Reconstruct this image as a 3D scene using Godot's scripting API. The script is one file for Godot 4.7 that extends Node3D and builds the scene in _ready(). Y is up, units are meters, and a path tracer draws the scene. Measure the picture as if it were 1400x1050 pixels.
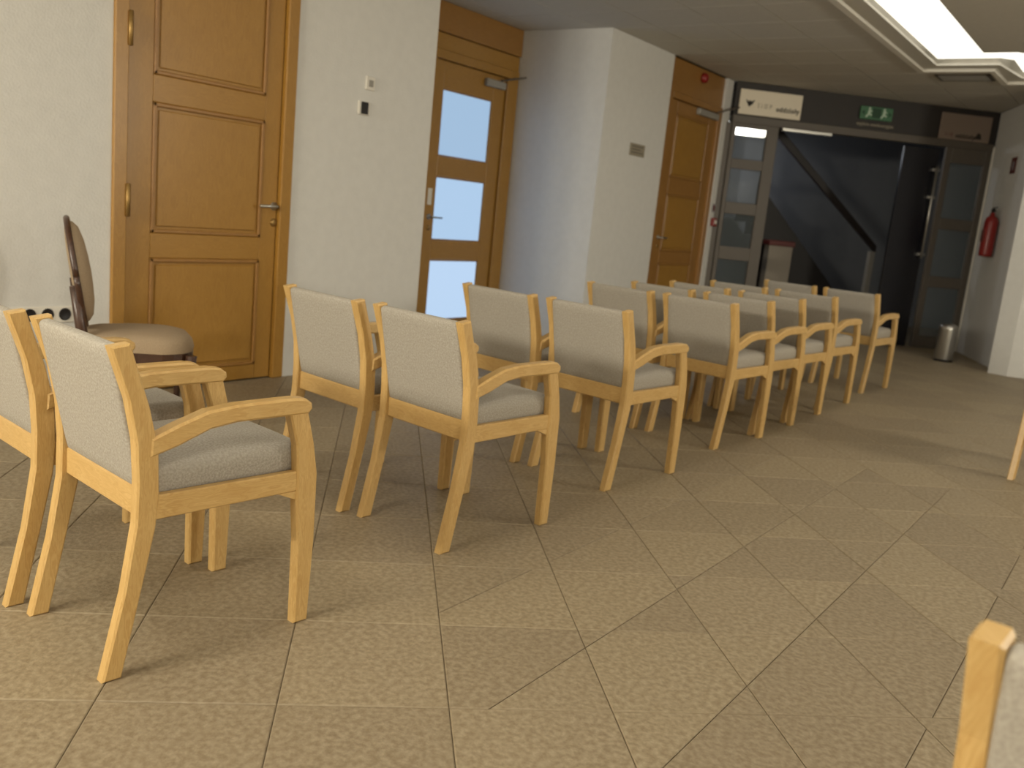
extends Node3D

const CEIL := 2.96
const E_TRAY := [6.5, 0.5, 0.2, 0.05]
const E_REAR := 12.6
const E_SIDE := [5.0, 2.0, 11.0]
const E_DAY := 0.07
const E_FOYER := 0.38
const W := -4.58          # plane of the long left wall
var M := {}
var taken := {}
var cam: Camera3D

# ---------------------------------------------------------------- naming helpers
func numbered(called: String) -> String:
	var n: int = taken.get(called, 0)
	taken[called] = n + 1
	return called if n == 0 else "%s_%03d" % [called, n]

func thing(called: String, label: String, category: String, at := Vector3.ZERO, turn := 0.0, group := "") -> Node3D:
	var o := Node3D.new()
	o.name = numbered(called)
	add_child(o, true)
	o.position = at
	o.rotation.y = turn
	o.set_meta("label", label)
	if category != "":
		o.set_meta("category", category)
	if group != "":
		o.set_meta("group", group)
	return o

func setting(called: String, label: String, at := Vector3.ZERO, turn := 0.0) -> Node3D:
	var o := Node3D.new()
	o.name = called
	add_child(o, true)
	o.position = at
	o.rotation.y = turn
	o.set_meta("kind", "structure")
	o.set_meta("label", label)
	return o

func put(called: String, st: SurfaceTool, m: Material, parent: Node, at := Vector3.ZERO) -> MeshInstance3D:
	st.generate_normals()
	var o := MeshInstance3D.new()
	o.name = called
	o.mesh = st.commit()
	o.material_override = m
	o.position = at
	parent.add_child(o, true)
	return o

func put_mesh(called: String, mesh: Mesh, m: Material, parent: Node, at := Vector3.ZERO) -> MeshInstance3D:
	var o := MeshInstance3D.new()
	o.name = called
	o.mesh = mesh
	o.material_override = m
	o.position = at
	parent.add_child(o, true)
	return o

# ---------------------------------------------------------------- mesh helpers
func mb(smooth := false) -> SurfaceTool:
	var st := SurfaceTool.new()
	st.begin(Mesh.PRIMITIVE_TRIANGLES)
	st.set_smooth_group(0 if smooth else -1)
	return st

func vtx(st: SurfaceTool, p: Vector3, g: int, q: Vector3) -> void:
	var u: float = q[g]
	var v: float = q[(g + 1) % 3] + q[(g + 2) % 3]
	st.set_uv(Vector2(u * 0.8 + v * 0.05, v * 2.1))
	st.add_vertex(p)

# outward counter-clockwise triangle
func tri(st: SurfaceTool, a: Vector3, b: Vector3, c: Vector3, g: int, xf: Transform3D) -> void:
	vtx(st, xf * a, g, a)
	vtx(st, xf * c, g, c)
	vtx(st, xf * b, g, b)

func quad(st: SurfaceTool, a: Vector3, b: Vector3, c: Vector3, d: Vector3, g: int, xf: Transform3D) -> void:
	tri(st, a, b, c, g, xf)
	tri(st, a, c, d, g, xf)

func inset(poly: PackedVector2Array, d: float) -> PackedVector2Array:
	var out := PackedVector2Array()
	var n := poly.size()
	for i in n:
		var a := poly[(i + n - 1) % n]
		var b := poly[i]
		var c := poly[(i + 1) % n]
		var e1 := (b - a).normalized()
		var e2 := (c - b).normalized()
		var n1 := Vector2(-e1.y, e1.x)
		var n2 := Vector2(-e2.y, e2.x)
		var m := n1 + n2
		var k: float = max(0.35, m.dot(n1))
		out.append(b + m * (d / k))
	return out

# counter-clockwise polygon in xy, extruded from z0 to z1, both rims chamfered
func prism(st: SurfaceTool, poly: PackedVector2Array, z0: float, z1: float, bevel := 0.002, xf := Transform3D.IDENTITY, g := 0) -> void:
	if Geometry2D.is_polygon_clockwise(poly) != Geometry2D.is_polygon_clockwise(PackedVector2Array([Vector2(0, 0), Vector2(1, 0), Vector2(1, 1)])):
		poly.reverse()
	var n := poly.size()
	var inn := inset(poly, bevel) if bevel > 0.0 else poly
	var idx := Geometry2D.triangulate_polygon(inn)
	for k in range(0, idx.size(), 3):
		var a := inn[idx[k]]
		var b := inn[idx[k + 1]]
		var c := inn[idx[k + 2]]
		if (b - a).cross(c - a) < 0.0:
			var t := b
			b = c
			c = t
		tri(st, Vector3(a.x, a.y, z1), Vector3(b.x, b.y, z1), Vector3(c.x, c.y, z1), g, xf)
		tri(st, Vector3(a.x, a.y, z0), Vector3(c.x, c.y, z0), Vector3(b.x, b.y, z0), g, xf)
	for i in n:
		var j := (i + 1) % n
		var p := poly[i]
		var q := poly[j]
		quad(st, Vector3(p.x, p.y, z0 + bevel), Vector3(q.x, q.y, z0 + bevel), Vector3(q.x, q.y, z1 - bevel), Vector3(p.x, p.y, z1 - bevel), g, xf)
		if bevel > 0.0:
			var pi := inn[i]
			var qi := inn[j]
			quad(st, Vector3(p.x, p.y, z1 - bevel), Vector3(q.x, q.y, z1 - bevel), Vector3(qi.x, qi.y, z1), Vector3(pi.x, pi.y, z1), g, xf)
			quad(st, Vector3(pi.x, pi.y, z0), Vector3(qi.x, qi.y, z0), Vector3(q.x, q.y, z0 + bevel), Vector3(p.x, p.y, z0 + bevel), g, xf)

func rect(w: float, h: float, b := 0.0) -> PackedVector2Array:
	var x := w / 2.0
	var y := h / 2.0
	if b <= 0.0:
		return PackedVector2Array([Vector2(-x, -y), Vector2(x, -y), Vector2(x, y), Vector2(-x, y)])
	return PackedVector2Array([Vector2(-x + b, -y), Vector2(x - b, -y), Vector2(x, -y + b), Vector2(x, y - b), Vector2(x - b, y), Vector2(-x + b, y), Vector2(-x, y - b), Vector2(-x, -y + b)])

func box(st: SurfaceTool, c: Vector3, s: Vector3, bevel := 0.003, g := 0, xf := Transform3D.IDENTITY) -> void:
	var b: float = min(bevel, 0.3 * min(s.x, min(s.y, s.z)))
	prism(st, rect(s.x, s.y, b), -s.z / 2.0, s.z / 2.0, b, xf * Transform3D(Basis.IDENTITY, c), g)

# box between two corners
func slab(st: SurfaceTool, x0: float, x1: float, y0: float, y1: float, z0: float, z1: float, bevel := 0.0, g := 0) -> void:
	box(st, Vector3((x0 + x1) / 2, (y0 + y1) / 2, (z0 + z1) / 2), Vector3(abs(x1 - x0), abs(y1 - y0), abs(z1 - z0)), bevel, g)

func one_slab(called: String, parent: Node, m: Material, x0: float, x1: float, y0: float, y1: float, z0: float, z1: float, bevel := 0.0, g := 0) -> MeshInstance3D:
	var st := mb()
	slab(st, x0, x1, y0, y1, z0, z1, bevel, g)
	return put(called, st, m, parent)

func lathe(st: SurfaceTool, prof: Array, n := 24, xf := Transform3D.IDENTITY) -> void:
	for i in n:
		var a0 := TAU * i / n
		var a1 := TAU * (i + 1) / n
		for k in prof.size() - 1:
			var p: Vector2 = prof[k]
			var q: Vector2 = prof[k + 1]
			var A := Vector3(p.x * cos(a0), p.y, -p.x * sin(a0))
			var B := Vector3(p.x * cos(a1), p.y, -p.x * sin(a1))
			var C := Vector3(q.x * cos(a1), q.y, -q.x * sin(a1))
			var D := Vector3(q.x * cos(a0), q.y, -q.x * sin(a0))
			if p.x > 0.0:
				tri(st, A, B, C, 1, xf)
			if q.x > 0.0:
				tri(st, A, C, D, 1, xf)

# round tube through points, with a radius for each point
func tube(st: SurfaceTool, pts: Array, rad: Array, n := 10) -> void:
	var rings := []
	var up := Vector3.UP
	for i in pts.size():
		var a: Vector3 = pts[max(i - 1, 0)]
		var b: Vector3 = pts[min(i + 1, pts.size() - 1)]
		var t := (b - a).normalized()
		if abs(t.dot(up)) > 0.95:
			up = Vector3.RIGHT
		var s := t.cross(up).normalized()
		var v := s.cross(t).normalized()
		up = v
		var ring := []
		for k in n:
			var f := TAU * k / n
			ring.append(pts[i] + (s * cos(f) + v * sin(f)) * float(rad[i]))
		rings.append(ring)
	for i in pts.size() - 1:
		for k in n:
			var j := (k + 1) % n
			quad(st, rings[i][k], rings[i + 1][k], rings[i + 1][j], rings[i][j], 1, Transform3D.IDENTITY)
	for k in n:
		var j := (k + 1) % n
		tri(st, pts[0], rings[0][k], rings[0][j], 1, Transform3D.IDENTITY)
		tri(st, pts[-1], rings[-1][j], rings[-1][k], 1, Transform3D.IDENTITY)

# soft rounded block; bulge lifts the middle of the +y face
func cushion(st: SurfaceTool, s: Vector3, r: float, bulge: float, xf: Transform3D, n := 10) -> void:
	var half := s / 2.0
	var axes := [[Vector3.RIGHT, Vector3.UP, Vector3.BACK], [Vector3.LEFT, Vector3.UP, Vector3.FORWARD], [Vector3.UP, Vector3.BACK, Vector3.RIGHT], [Vector3.DOWN, Vector3.FORWARD, Vector3.RIGHT], [Vector3.BACK, Vector3.RIGHT, Vector3.UP], [Vector3.FORWARD, Vector3.LEFT, Vector3.UP]]
	for ax in axes:
		var N: Vector3 = ax[0]
		var U: Vector3 = ax[1]
		var V: Vector3 = ax[2]
		var g := []
		for i in n + 1:
			var row := []
			for j in n + 1:
				var fu := sin((float(i) / n - 0.5) * PI) if i != 0 and i != n else (float(i) / n - 0.5) * 2.0
				var fv := sin((float(j) / n - 0.5) * PI) if j != 0 and j != n else (float(j) / n - 0.5) * 2.0
				var p: Vector3 = (N + U * fu + V * fv) * half
				var core := p.clamp(-half + Vector3.ONE * r, half - Vector3.ONE * r)
				var d := p - core
				if d.length() > 0.0:
					p = core + d.normalized() * r
				var k := (1.0 - pow(p.x / half.x, 2.0)) * (1.0 - pow(p.z / half.z, 2.0))
				if p.y > 0.0:
					p.y += bulge * clampf(k, 0.0, 1.0)
				row.append(p)
			g.append(row)
		var flip: bool = U.cross(V).dot(N) < 0.0
		for i in n:
			for j in n:
				if flip:
					quad(st, g[i][j], g[i][j + 1], g[i + 1][j + 1], g[i + 1][j], 0, xf)
				else:
					quad(st, g[i][j], g[i + 1][j], g[i + 1][j + 1], g[i][j + 1], 0, xf)

# ---------------------------------------------------------------- materials
func c8(r: float, g: float, b: float) -> Color:
	return Color(r / 255.0, g / 255.0, b / 255.0)

func plain(col: Color, rough := 0.6, metal := 0.0) -> StandardMaterial3D:
	var m := StandardMaterial3D.new()
	m.albedo_color = col
	m.roughness = rough
	m.metallic = metal
	return m

func glow(col: Color, e: float) -> StandardMaterial3D:
	var m := plain(Color(0.9, 0.9, 0.9), 0.5)
	m.emission_enabled = true
	m.emission = col
	m.emission_energy_multiplier = e
	return m

func wood_image(a: Color, b: Color, sd: int) -> ImageTexture:
	var n := FastNoiseLite.new()
	n.seed = sd
	n.frequency = 1.0
	n.fractal_octaves = 3
	var w := FastNoiseLite.new()
	w.seed = sd + 5
	w.frequency = 1.0
	var im := Image.create(512, 512, true, Image.FORMAT_RGB8)
	for y in 512:
		for x in 512:
			var warp := w.get_noise_2d(x * 0.006, y * 0.012) * 9.0
			var v := n.get_noise_2d(x * 0.008, y * 0.075 + warp) * 0.75 + n.get_noise_2d(x * 0.03 + 90.0, y * 0.5) * 0.45
			im.set_pixel(x, y, a.lerp(b, clampf(0.5 + v, 0.0, 1.0)))
	im.generate_mipmaps()
	return ImageTexture.create_from_image(im)

func wood(a: Color, b: Color, sd: int, rough := 0.4) -> StandardMaterial3D:
	var m := plain(Color.WHITE, rough)
	m.albedo_texture = wood_image(a, b, sd)
	m.clearcoat_enabled = true
	m.clearcoat = 0.25
	m.clearcoat_roughness = 0.35
	return m

func noise_tex(freq: float, sd: int, a: Color, b: Color, normal := false, oct := 4) -> NoiseTexture2D:
	var n := FastNoiseLite.new()
	n.seed = sd
	n.frequency = freq
	n.fractal_octaves = oct
	var t := NoiseTexture2D.new()
	t.width = 512
	t.height = 512
	t.seamless = true
	t.noise = n
	if normal:
		t.as_normal_map = true
		t.bump_strength = 4.0
	else:
		var g := Gradient.new()
		g.set_color(0, a)
		g.set_color(1, b)
		t.color_ramp = g
	return t

func surfaced(col: Color, tex: Texture2D, nrm: Texture2D, scale: float, rough: float, depth := 0.4) -> StandardMaterial3D:
	var m := plain(col, rough)
	m.albedo_texture = tex
	m.uv1_triplanar = true
	m.uv1_world_triplanar = true
	m.uv1_scale = Vector3.ONE * scale
	if nrm:
		m.normal_enabled = true
		m.normal_texture = nrm
		m.normal_scale = depth
	return m

func make_materials() -> void:
	var flat := noise_tex(0.02, 3, Color(0.975, 0.975, 0.975), Color.WHITE)
	var fine := noise_tex(0.12, 4, Color.BLACK, Color.WHITE, true)
	M.wall = surfaced(c8(217, 216, 212), flat, fine, 0.9, 0.85, 0.15)
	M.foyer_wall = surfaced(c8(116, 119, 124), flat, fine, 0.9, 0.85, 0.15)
	M.ceiling = surfaced(c8(196, 192, 182), flat, fine, 1.3, 0.9, 0.2)
	M.ceiling_dark = plain(c8(120, 116, 108), 0.9)
	var stone := noise_tex(0.035, 11, c8(196, 186, 170), c8(255, 252, 246), false, 6)
	var stone_n := noise_tex(0.06, 12, Color.BLACK, Color.WHITE, true, 5)
	M.tile = []
	for c in [c8(166, 154, 132), c8(163, 151, 129), c8(169, 157, 134), c8(160, 148, 127)]:
		M.tile.append(surfaced(c, stone, stone_n, 2.2, 0.55, 0.25))
	M.grout = plain(c8(112, 99, 78), 0.9)
	M.door = wood(c8(154, 112, 46), c8(169, 127, 57), 21, 0.32)
	M.door_dark = wood(c8(142, 100, 46), c8(160, 117, 58), 22, 0.4)
	M.beech = wood(c8(189, 151, 90), c8(206, 172, 112), 23, 0.42)
	M.walnut = wood(c8(52, 32, 22), c8(78, 50, 34), 24, 0.35)
	var cloth := noise_tex(0.09, 31, c8(178, 170, 160), c8(236, 230, 220), false, 5)
	var cloth_n := noise_tex(0.3, 32, Color.BLACK, Color.WHITE, true, 3)
	M.fabric = surfaced(c8(198, 197, 193), cloth, cloth_n, 2.6, 0.95, 0.35)
	M.cream = surfaced(c8(196, 178, 154), cloth, cloth_n, 4.0, 0.9, 0.3)
	M.steel = plain(c8(190, 188, 182), 0.28, 0.9)
	M.brass = plain(c8(150, 120, 70), 0.4, 0.7)
	M.grey = plain(c8(150, 146, 138), 0.5)
	M.white = plain(c8(224, 220, 210), 0.55)
	M.sign = plain(c8(226, 216, 196), 0.5)
	M.sign_painted_dim = plain(c8(132, 116, 104), 0.55)  # dim, unlit look of the right board put into its colour
	M.post = plain(c8(150, 141, 128), 0.6)
	M.black = plain(c8(26, 22, 22), 0.5)
	M.ink = plain(c8(38, 33, 26), 0.7)
	M.pale_ink = plain(c8(150, 142, 124), 0.7)
	M.frame = plain(c8(88, 81, 73), 0.5)
	M.header = plain(c8(46, 42, 40), 0.6)
	M.dark_leaf = plain(c8(24, 24, 30), 0.25)
	M.red = plain(c8(132, 34, 30), 0.35)
	M.dark_red = plain(c8(96, 34, 28), 0.5)
	M.green = plain(c8(66, 112, 80), 0.5)
	M.green_dark = plain(c8(22, 62, 38), 0.5)
	M.green_pale = plain(c8(186, 206, 186), 0.5)
	M.baseboard = plain(c8(50, 36, 30), 0.5)
	M.stair = plain(c8(44, 40, 40), 0.6)
	M.rail = plain(c8(40, 34, 32), 0.45)
	M.paper = plain(c8(150, 146, 150), 0.7)
	var gl := plain(Color(0.75, 0.8, 0.82, 0.07), 0.03)
	gl.metallic_specular = 0.02
	gl.transparency = BaseMaterial3D.TRANSPARENCY_ALPHA
	M.glass = gl
	M.pane = [glow(c8(148, 176, 204), 1.0), glow(c8(161, 189, 218), 1.0), glow(c8(174, 199, 227), 1.0)]
	for m in M.pane:
		m.albedo_color = c8(60, 66, 72)
	M.diffuser = glow(c8(255, 250, 236), 1.35)
	M.added_lamp_front = glow(c8(255, 240, 212), 1.0)
	M.tube = glow(c8(255, 244, 216), 2.2)

# ---------------------------------------------------------------- light
func area(called: String, at: Vector3, look: Vector3, size: Vector2, col: Color, e: float) -> void:
	var l := AreaLight3D.new()
	l.name = called
	l.area_size = size
	l.light_color = col
	l.light_energy = e
	l.area_range = 30.0
	l.area_attenuation = 2.0
	l.shadow_enabled = true
	add_child(l, true)
	var up := Vector3.UP if abs(look.y) < 0.9 else Vector3.RIGHT
	l.look_at_from_position(at, at + look, up)

func _ready() -> void:
	# camera -------------------------------------------------------------
	cam = Camera3D.new()
	cam.name = "camera"
	cam.keep_aspect = Camera3D.KEEP_HEIGHT
	cam.fov = rad_to_deg(2.0 * atan(525.0 / 1240.0))
	cam.near = 0.05
	cam.far = 60.0
	add_child(cam)
	cam.transform = Transform3D(Basis(Vector3(0.58455308, 0.0975338, 0.80547182), Vector3(0.09658164, 0.97732498, -0.18843529), Vector3(-0.80558654, 0.18794423, 0.56187836)).orthonormalized(), Vector3(0, 1.22, 0))
	cam.current = true
	var lens := CameraAttributesPhysical.new()
	lens.frustum_focal_length = 12.0 / (525.0 / 1240.0)
	lens.frustum_focus_distance = 2.4
	lens.exposure_aperture = 3.2
	lens.frustum_near = 0.05
	lens.frustum_far = 60.0
	cam.attributes = lens
	# environment -------------------------------------------------------
	var we := WorldEnvironment.new()
	we.name = "world_environment"
	var env := Environment.new()
	env.background_mode = Environment.BG_COLOR
	env.background_color = Color(0.02, 0.025, 0.035)
	env.ambient_light_source = Environment.AMBIENT_SOURCE_DISABLED
	env.tonemap_mode = Environment.TONE_MAPPER_LINEAR
	env.tonemap_exposure = 1.14
	env.sdfgi_enabled = true
	env.ssao_enabled = true
	env.ssil_enabled = true
	we.environment = env
	add_child(we)
	# lights: the long luminous gap of the ceiling tray, in lengths ------
	var warm := Color(1.0, 0.965, 0.885)
	for k in 4:
		area("tray_light", Vector3(0.3 + 2.55 * k, 3.0, -1.93), Vector3.DOWN, Vector2(2.4, 0.4), warm, E_TRAY[k])
		area("tray_light_far", Vector3(0.3 + 2.55 * k, 3.0, 0.2), Vector3.DOWN, Vector2(2.4, 0.4), warm, E_TRAY[k])
	# unseen lamps added behind and right of the camera to light walls and chairs
	for k in 2:
		area("added_rear_light", Vector3(-4.02, 2.2, -3.5 + 1.1 * k), Vector3(1, -0.12, 0.05), Vector2(0.9, 0.4), warm, E_REAR)
	for k in 3:
		area("added_side_light", Vector3(-1.6 + 3.9 * k, 2.1, 3.82), Vector3(0, -0.1, -1), Vector2(0.9, 0.4), warm, E_SIDE[k])
	make_materials()
	build_shell()
	build_floor()
	build_ceiling()
	build_doors()
	build_partition()
	build_wall_things()
	build_added_lamps()
	build_chairs()
	build_medallion_chair()

# ---------------------------------------------------------------- walls
func wall_between(st: SurfaceTool, a: Vector2, b: Vector2, th: float, y0: float, y1: float) -> void:
	# a to b is the visible face seen from the left-hand side of b - a turned clockwise; thickness goes behind
	var d := (b - a).normalized()
	var n := Vector2(d.y, -d.x)
	var p := PackedVector2Array([a, b, b + n * th, a + n * th])
	var q := PackedVector2Array()
	for v in p:
		q.append(Vector2(v.x, -v.y))
	prism(st, q, y0, y1, 0.0, Transform3D(Basis(Vector3.RIGHT, -PI / 2), Vector3.ZERO), 0)

func build_shell() -> void:
	var w := setting("wall_left", "long white plastered wall beside the first door")
	var st := mb()
	slab(st, -4.2, 2.73, 0, CEIL, W - 0.24, W)
	slab(st, 3.91, 5.2, 0, CEIL, W - 0.24, W)
	slab(st, 2.73, 3.91, 2.53, CEIL, W - 0.24, W)
	put("plaster", st, M.wall, w)
	w = setting("wall_recess", "white walls of the recess round the glazed door")
	st = mb()
	slab(st, 4.96, 5.2, 0, CEIL, -5.9, W - 0.24)
	slab(st, 5.2, 6.3, 0, CEIL, -5.9, -5.62)
	put("plaster", st, M.wall, w)
	w = setting("wall_pier", "white pier between the recess and the far wooden door")
	st = mb()
	slab(st, 7.63, 8.93, 0, CEIL, -5.9, W)
	slab(st, 10.33, 10.52, 0, CEIL, -4.8, W)
	slab(st, 8.93, 10.33, 0, CEIL, -5.2, -4.86)
	put("plaster", st, M.wall, w)
	w = setting("wall_right", "dim white wall at the far right with a skirting")
	st = mb()
	wall_between(st, Vector2(12.77, -2.04), Vector2(10.85, -1.2), 0.2, 0, CEIL)
	wall_between(st, Vector2(10.85, -1.2), Vector2(12.4, -0.75), 0.2, 0, CEIL)
	wall_between(st, Vector2(12.4, -0.9), Vector2(12.4, 4.0), 0.2, 0, CEIL)
	put("plaster", st, M.wall, w)
	st = mb()
	wall_between(st, Vector2(12.7, -1.99), Vector2(10.86, -1.185), -0.015, 0, 0.11)
	var bb := setting("baseboard_right", "dark brown skirting along the far right wall")
	put("board", st, M.baseboard, bb)
	# sides the photograph does not show, closing the room
	w = setting("wall_behind", "white walls behind the camera")
	st = mb()
	slab(st, -4.4, -4.2, 0, CEIL, W - 0.24, 4.2)
	slab(st, -4.4, 12.6, 0, CEIL, 4.0, 4.2)
	put("plaster", st, M.wall, w)

func to_part(s: float, off: float) -> Vector2:
	return Vector2(10.5 + 0.675 * s - 0.738 * off, -4.53 + 0.738 * s + 0.675 * off)

# ---------------------------------------------------------------- floor
func sees(p: Vector3, margin: float) -> bool:
	var q: Vector3 = cam.transform.affine_inverse() * p
	if q.z > -0.2:
		return false
	var x := 700.0 - 1240.0 * q.x / q.z
	var y := 525.0 + 1240.0 * q.y / q.z
	return x > -margin and x < 1400 + margin and y > -margin and y < 1050 + margin

func tile_mesh(st: SurfaceTool, poly: PackedVector2Array) -> void:
	# poly in (x, z); top at y = 0 with a small chamfer, foot at -0.008
	if Geometry2D.is_polygon_clockwise(poly):
		poly.reverse()
	var outer := poly
	var inn := Geometry2D.offset_polygon(poly, -0.003)
	if inn.size() != 1 or inn[0].size() != poly.size():
		inn = [poly]
	var top: PackedVector2Array = inn[0]
	# match starts
	var best := 0
	for i in top.size():
		if top[i].distance_to(outer[0]) < top[best].distance_to(outer[0]):
			best = i
	var t2 := PackedVector2Array()
	for i in top.size():
		t2.append(top[(i + best) % top.size()])
	var n := outer.size()
	for i in range(1, n - 1):
		up_tri(st, Vector3(t2[0].x, 0, t2[0].y), Vector3(t2[i].x, 0, t2[i].y), Vector3(t2[i + 1].x, 0, t2[i + 1].y))
	for i in n:
		var j := (i + 1) % n
		var a := Vector3(outer[i].x, -0.002, outer[i].y)
		var b := Vector3(outer[j].x, -0.002, outer[j].y)
		var c := Vector3(t2[j].x, 0, t2[j].y)
		var d := Vector3(t2[i].x, 0, t2[i].y)
		up_tri(st, a, b, c)
		up_tri(st, a, c, d)
		var a2 := a - Vector3(0, 0.006, 0)
		var b2 := b - Vector3(0, 0.006, 0)
		var mid := Vector3((a.x + b.x) / 2, 0, (a.z + b.z) / 2)
		var ctr := Vector3(t2[0].x + t2[2].x, 0, t2[0].y + t2[2].y) / 2
		side_quad(st, a2, b2, b, a, mid - ctr)

func up_tri(st: SurfaceTool, a: Vector3, b: Vector3, c: Vector3) -> void:
	if (b - a).cross(c - a).y < 0.0:
		tri(st, a, c, b, 0, Transform3D.IDENTITY)
	else:
		tri(st, a, b, c, 0, Transform3D.IDENTITY)

func side_quad(st: SurfaceTool, a: Vector3, b: Vector3, c: Vector3, d: Vector3, out: Vector3) -> void:
	if (b - a).cross(c - a).dot(out) < 0.0:
		quad(st, a, d, c, b, 0, Transform3D.IDENTITY)
	else:
		quad(st, a, b, c, d, 0, Transform3D.IDENTITY)

func build_floor() -> void:
	var f := setting("floor", "beige stone tile floor laid on the diagonal with thin joints")
	one_slab("screed", f, M.grout, -4.4, 19.0, -0.2, -0.0045, -10.0, 4.2)
	var a := 0.756
	var e1 := Vector2(cos(a), -sin(a))
	var e2 := Vector2(sin(a), cos(a))
	var rng := RandomNumberGenerator.new()
	rng.seed = 77
	var pieces := []
	for i in range(-18, 42):
		for j in range(-26, 34):
			var u0 := 2.04 + 0.449 * i
			var v0 := 0.226 + 0.4165 * j
			var c := e1 * (u0 + 0.2245) + e2 * (v0 + 0.208)
			var tone := rng.randi() % 4
			if c.x < -4.2 or c.x > 19.0 or c.y < -9.5 or c.y > 4.0:
				continue
			var cell := PackedVector2Array([e1 * u0 + e2 * v0, e1 * (u0 + 0.449) + e2 * v0, e1 * (u0 + 0.449) + e2 * (v0 + 0.4165), e1 * u0 + e2 * (v0 + 0.4165)])
			var parts := [[cell, tone]]
			if c.x > 1.7 and c.x < 5.2 and c.y > -1.75 and c.y < -0.1:
				for zl in [-0.29, -0.727, -1.163, -1.6]:
					var nxt := []
					for q in parts:
						var lo := PackedVector2Array([Vector2(-9, zl), Vector2(30, zl), Vector2(30, zl - 20), Vector2(-9, zl - 20)])
						var hi := PackedVector2Array([Vector2(-9, zl), Vector2(30, zl), Vector2(30, zl + 20), Vector2(-9, zl + 20)])
						for half in [lo, hi]:
							for r in Geometry2D.intersect_polygons(q[0], half):
								nxt.append([r, (q[1] + (1 if half == hi else 0)) % 4])
					parts = nxt
			for q in parts:
				var ctr := Vector2.ZERO
				for v in q[0]:
					ctr += v
				ctr /= q[0].size()
				var shr := Geometry2D.offset_polygon(q[0], -0.0012)
				if shr.size() != 1 or shr[0].size() < 3:
					continue
				var vis := sees(Vector3(ctr.x, 0, ctr.y), 90.0)
				pieces.append({"p": shr[0], "t": q[1], "d": ctr.length() + (0.0 if vis else 1000.0), "c": ctr})
	pieces.sort_custom(func(x, y): return x.d < y.d)
	var rest := [mb(), mb(), mb(), mb()]
	for k in pieces.size():
		var q = pieces[k]
		if k < 298 and q.d < 900.0:
			var st := mb()
			var local := PackedVector2Array()
			for v in q.p:
				local.append(v - q.c)
			tile_mesh(st, local)
			put("tile", st, M.tile[q.t], f, Vector3(q.c.x, 0, q.c.y))
		else:
			tile_mesh(rest[q.t], q.p)
	for k in 4:
		var o := put("distant_tiles", rest[k], M.tile[k], f)
		o.set_meta("kind", "stuff")

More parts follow.
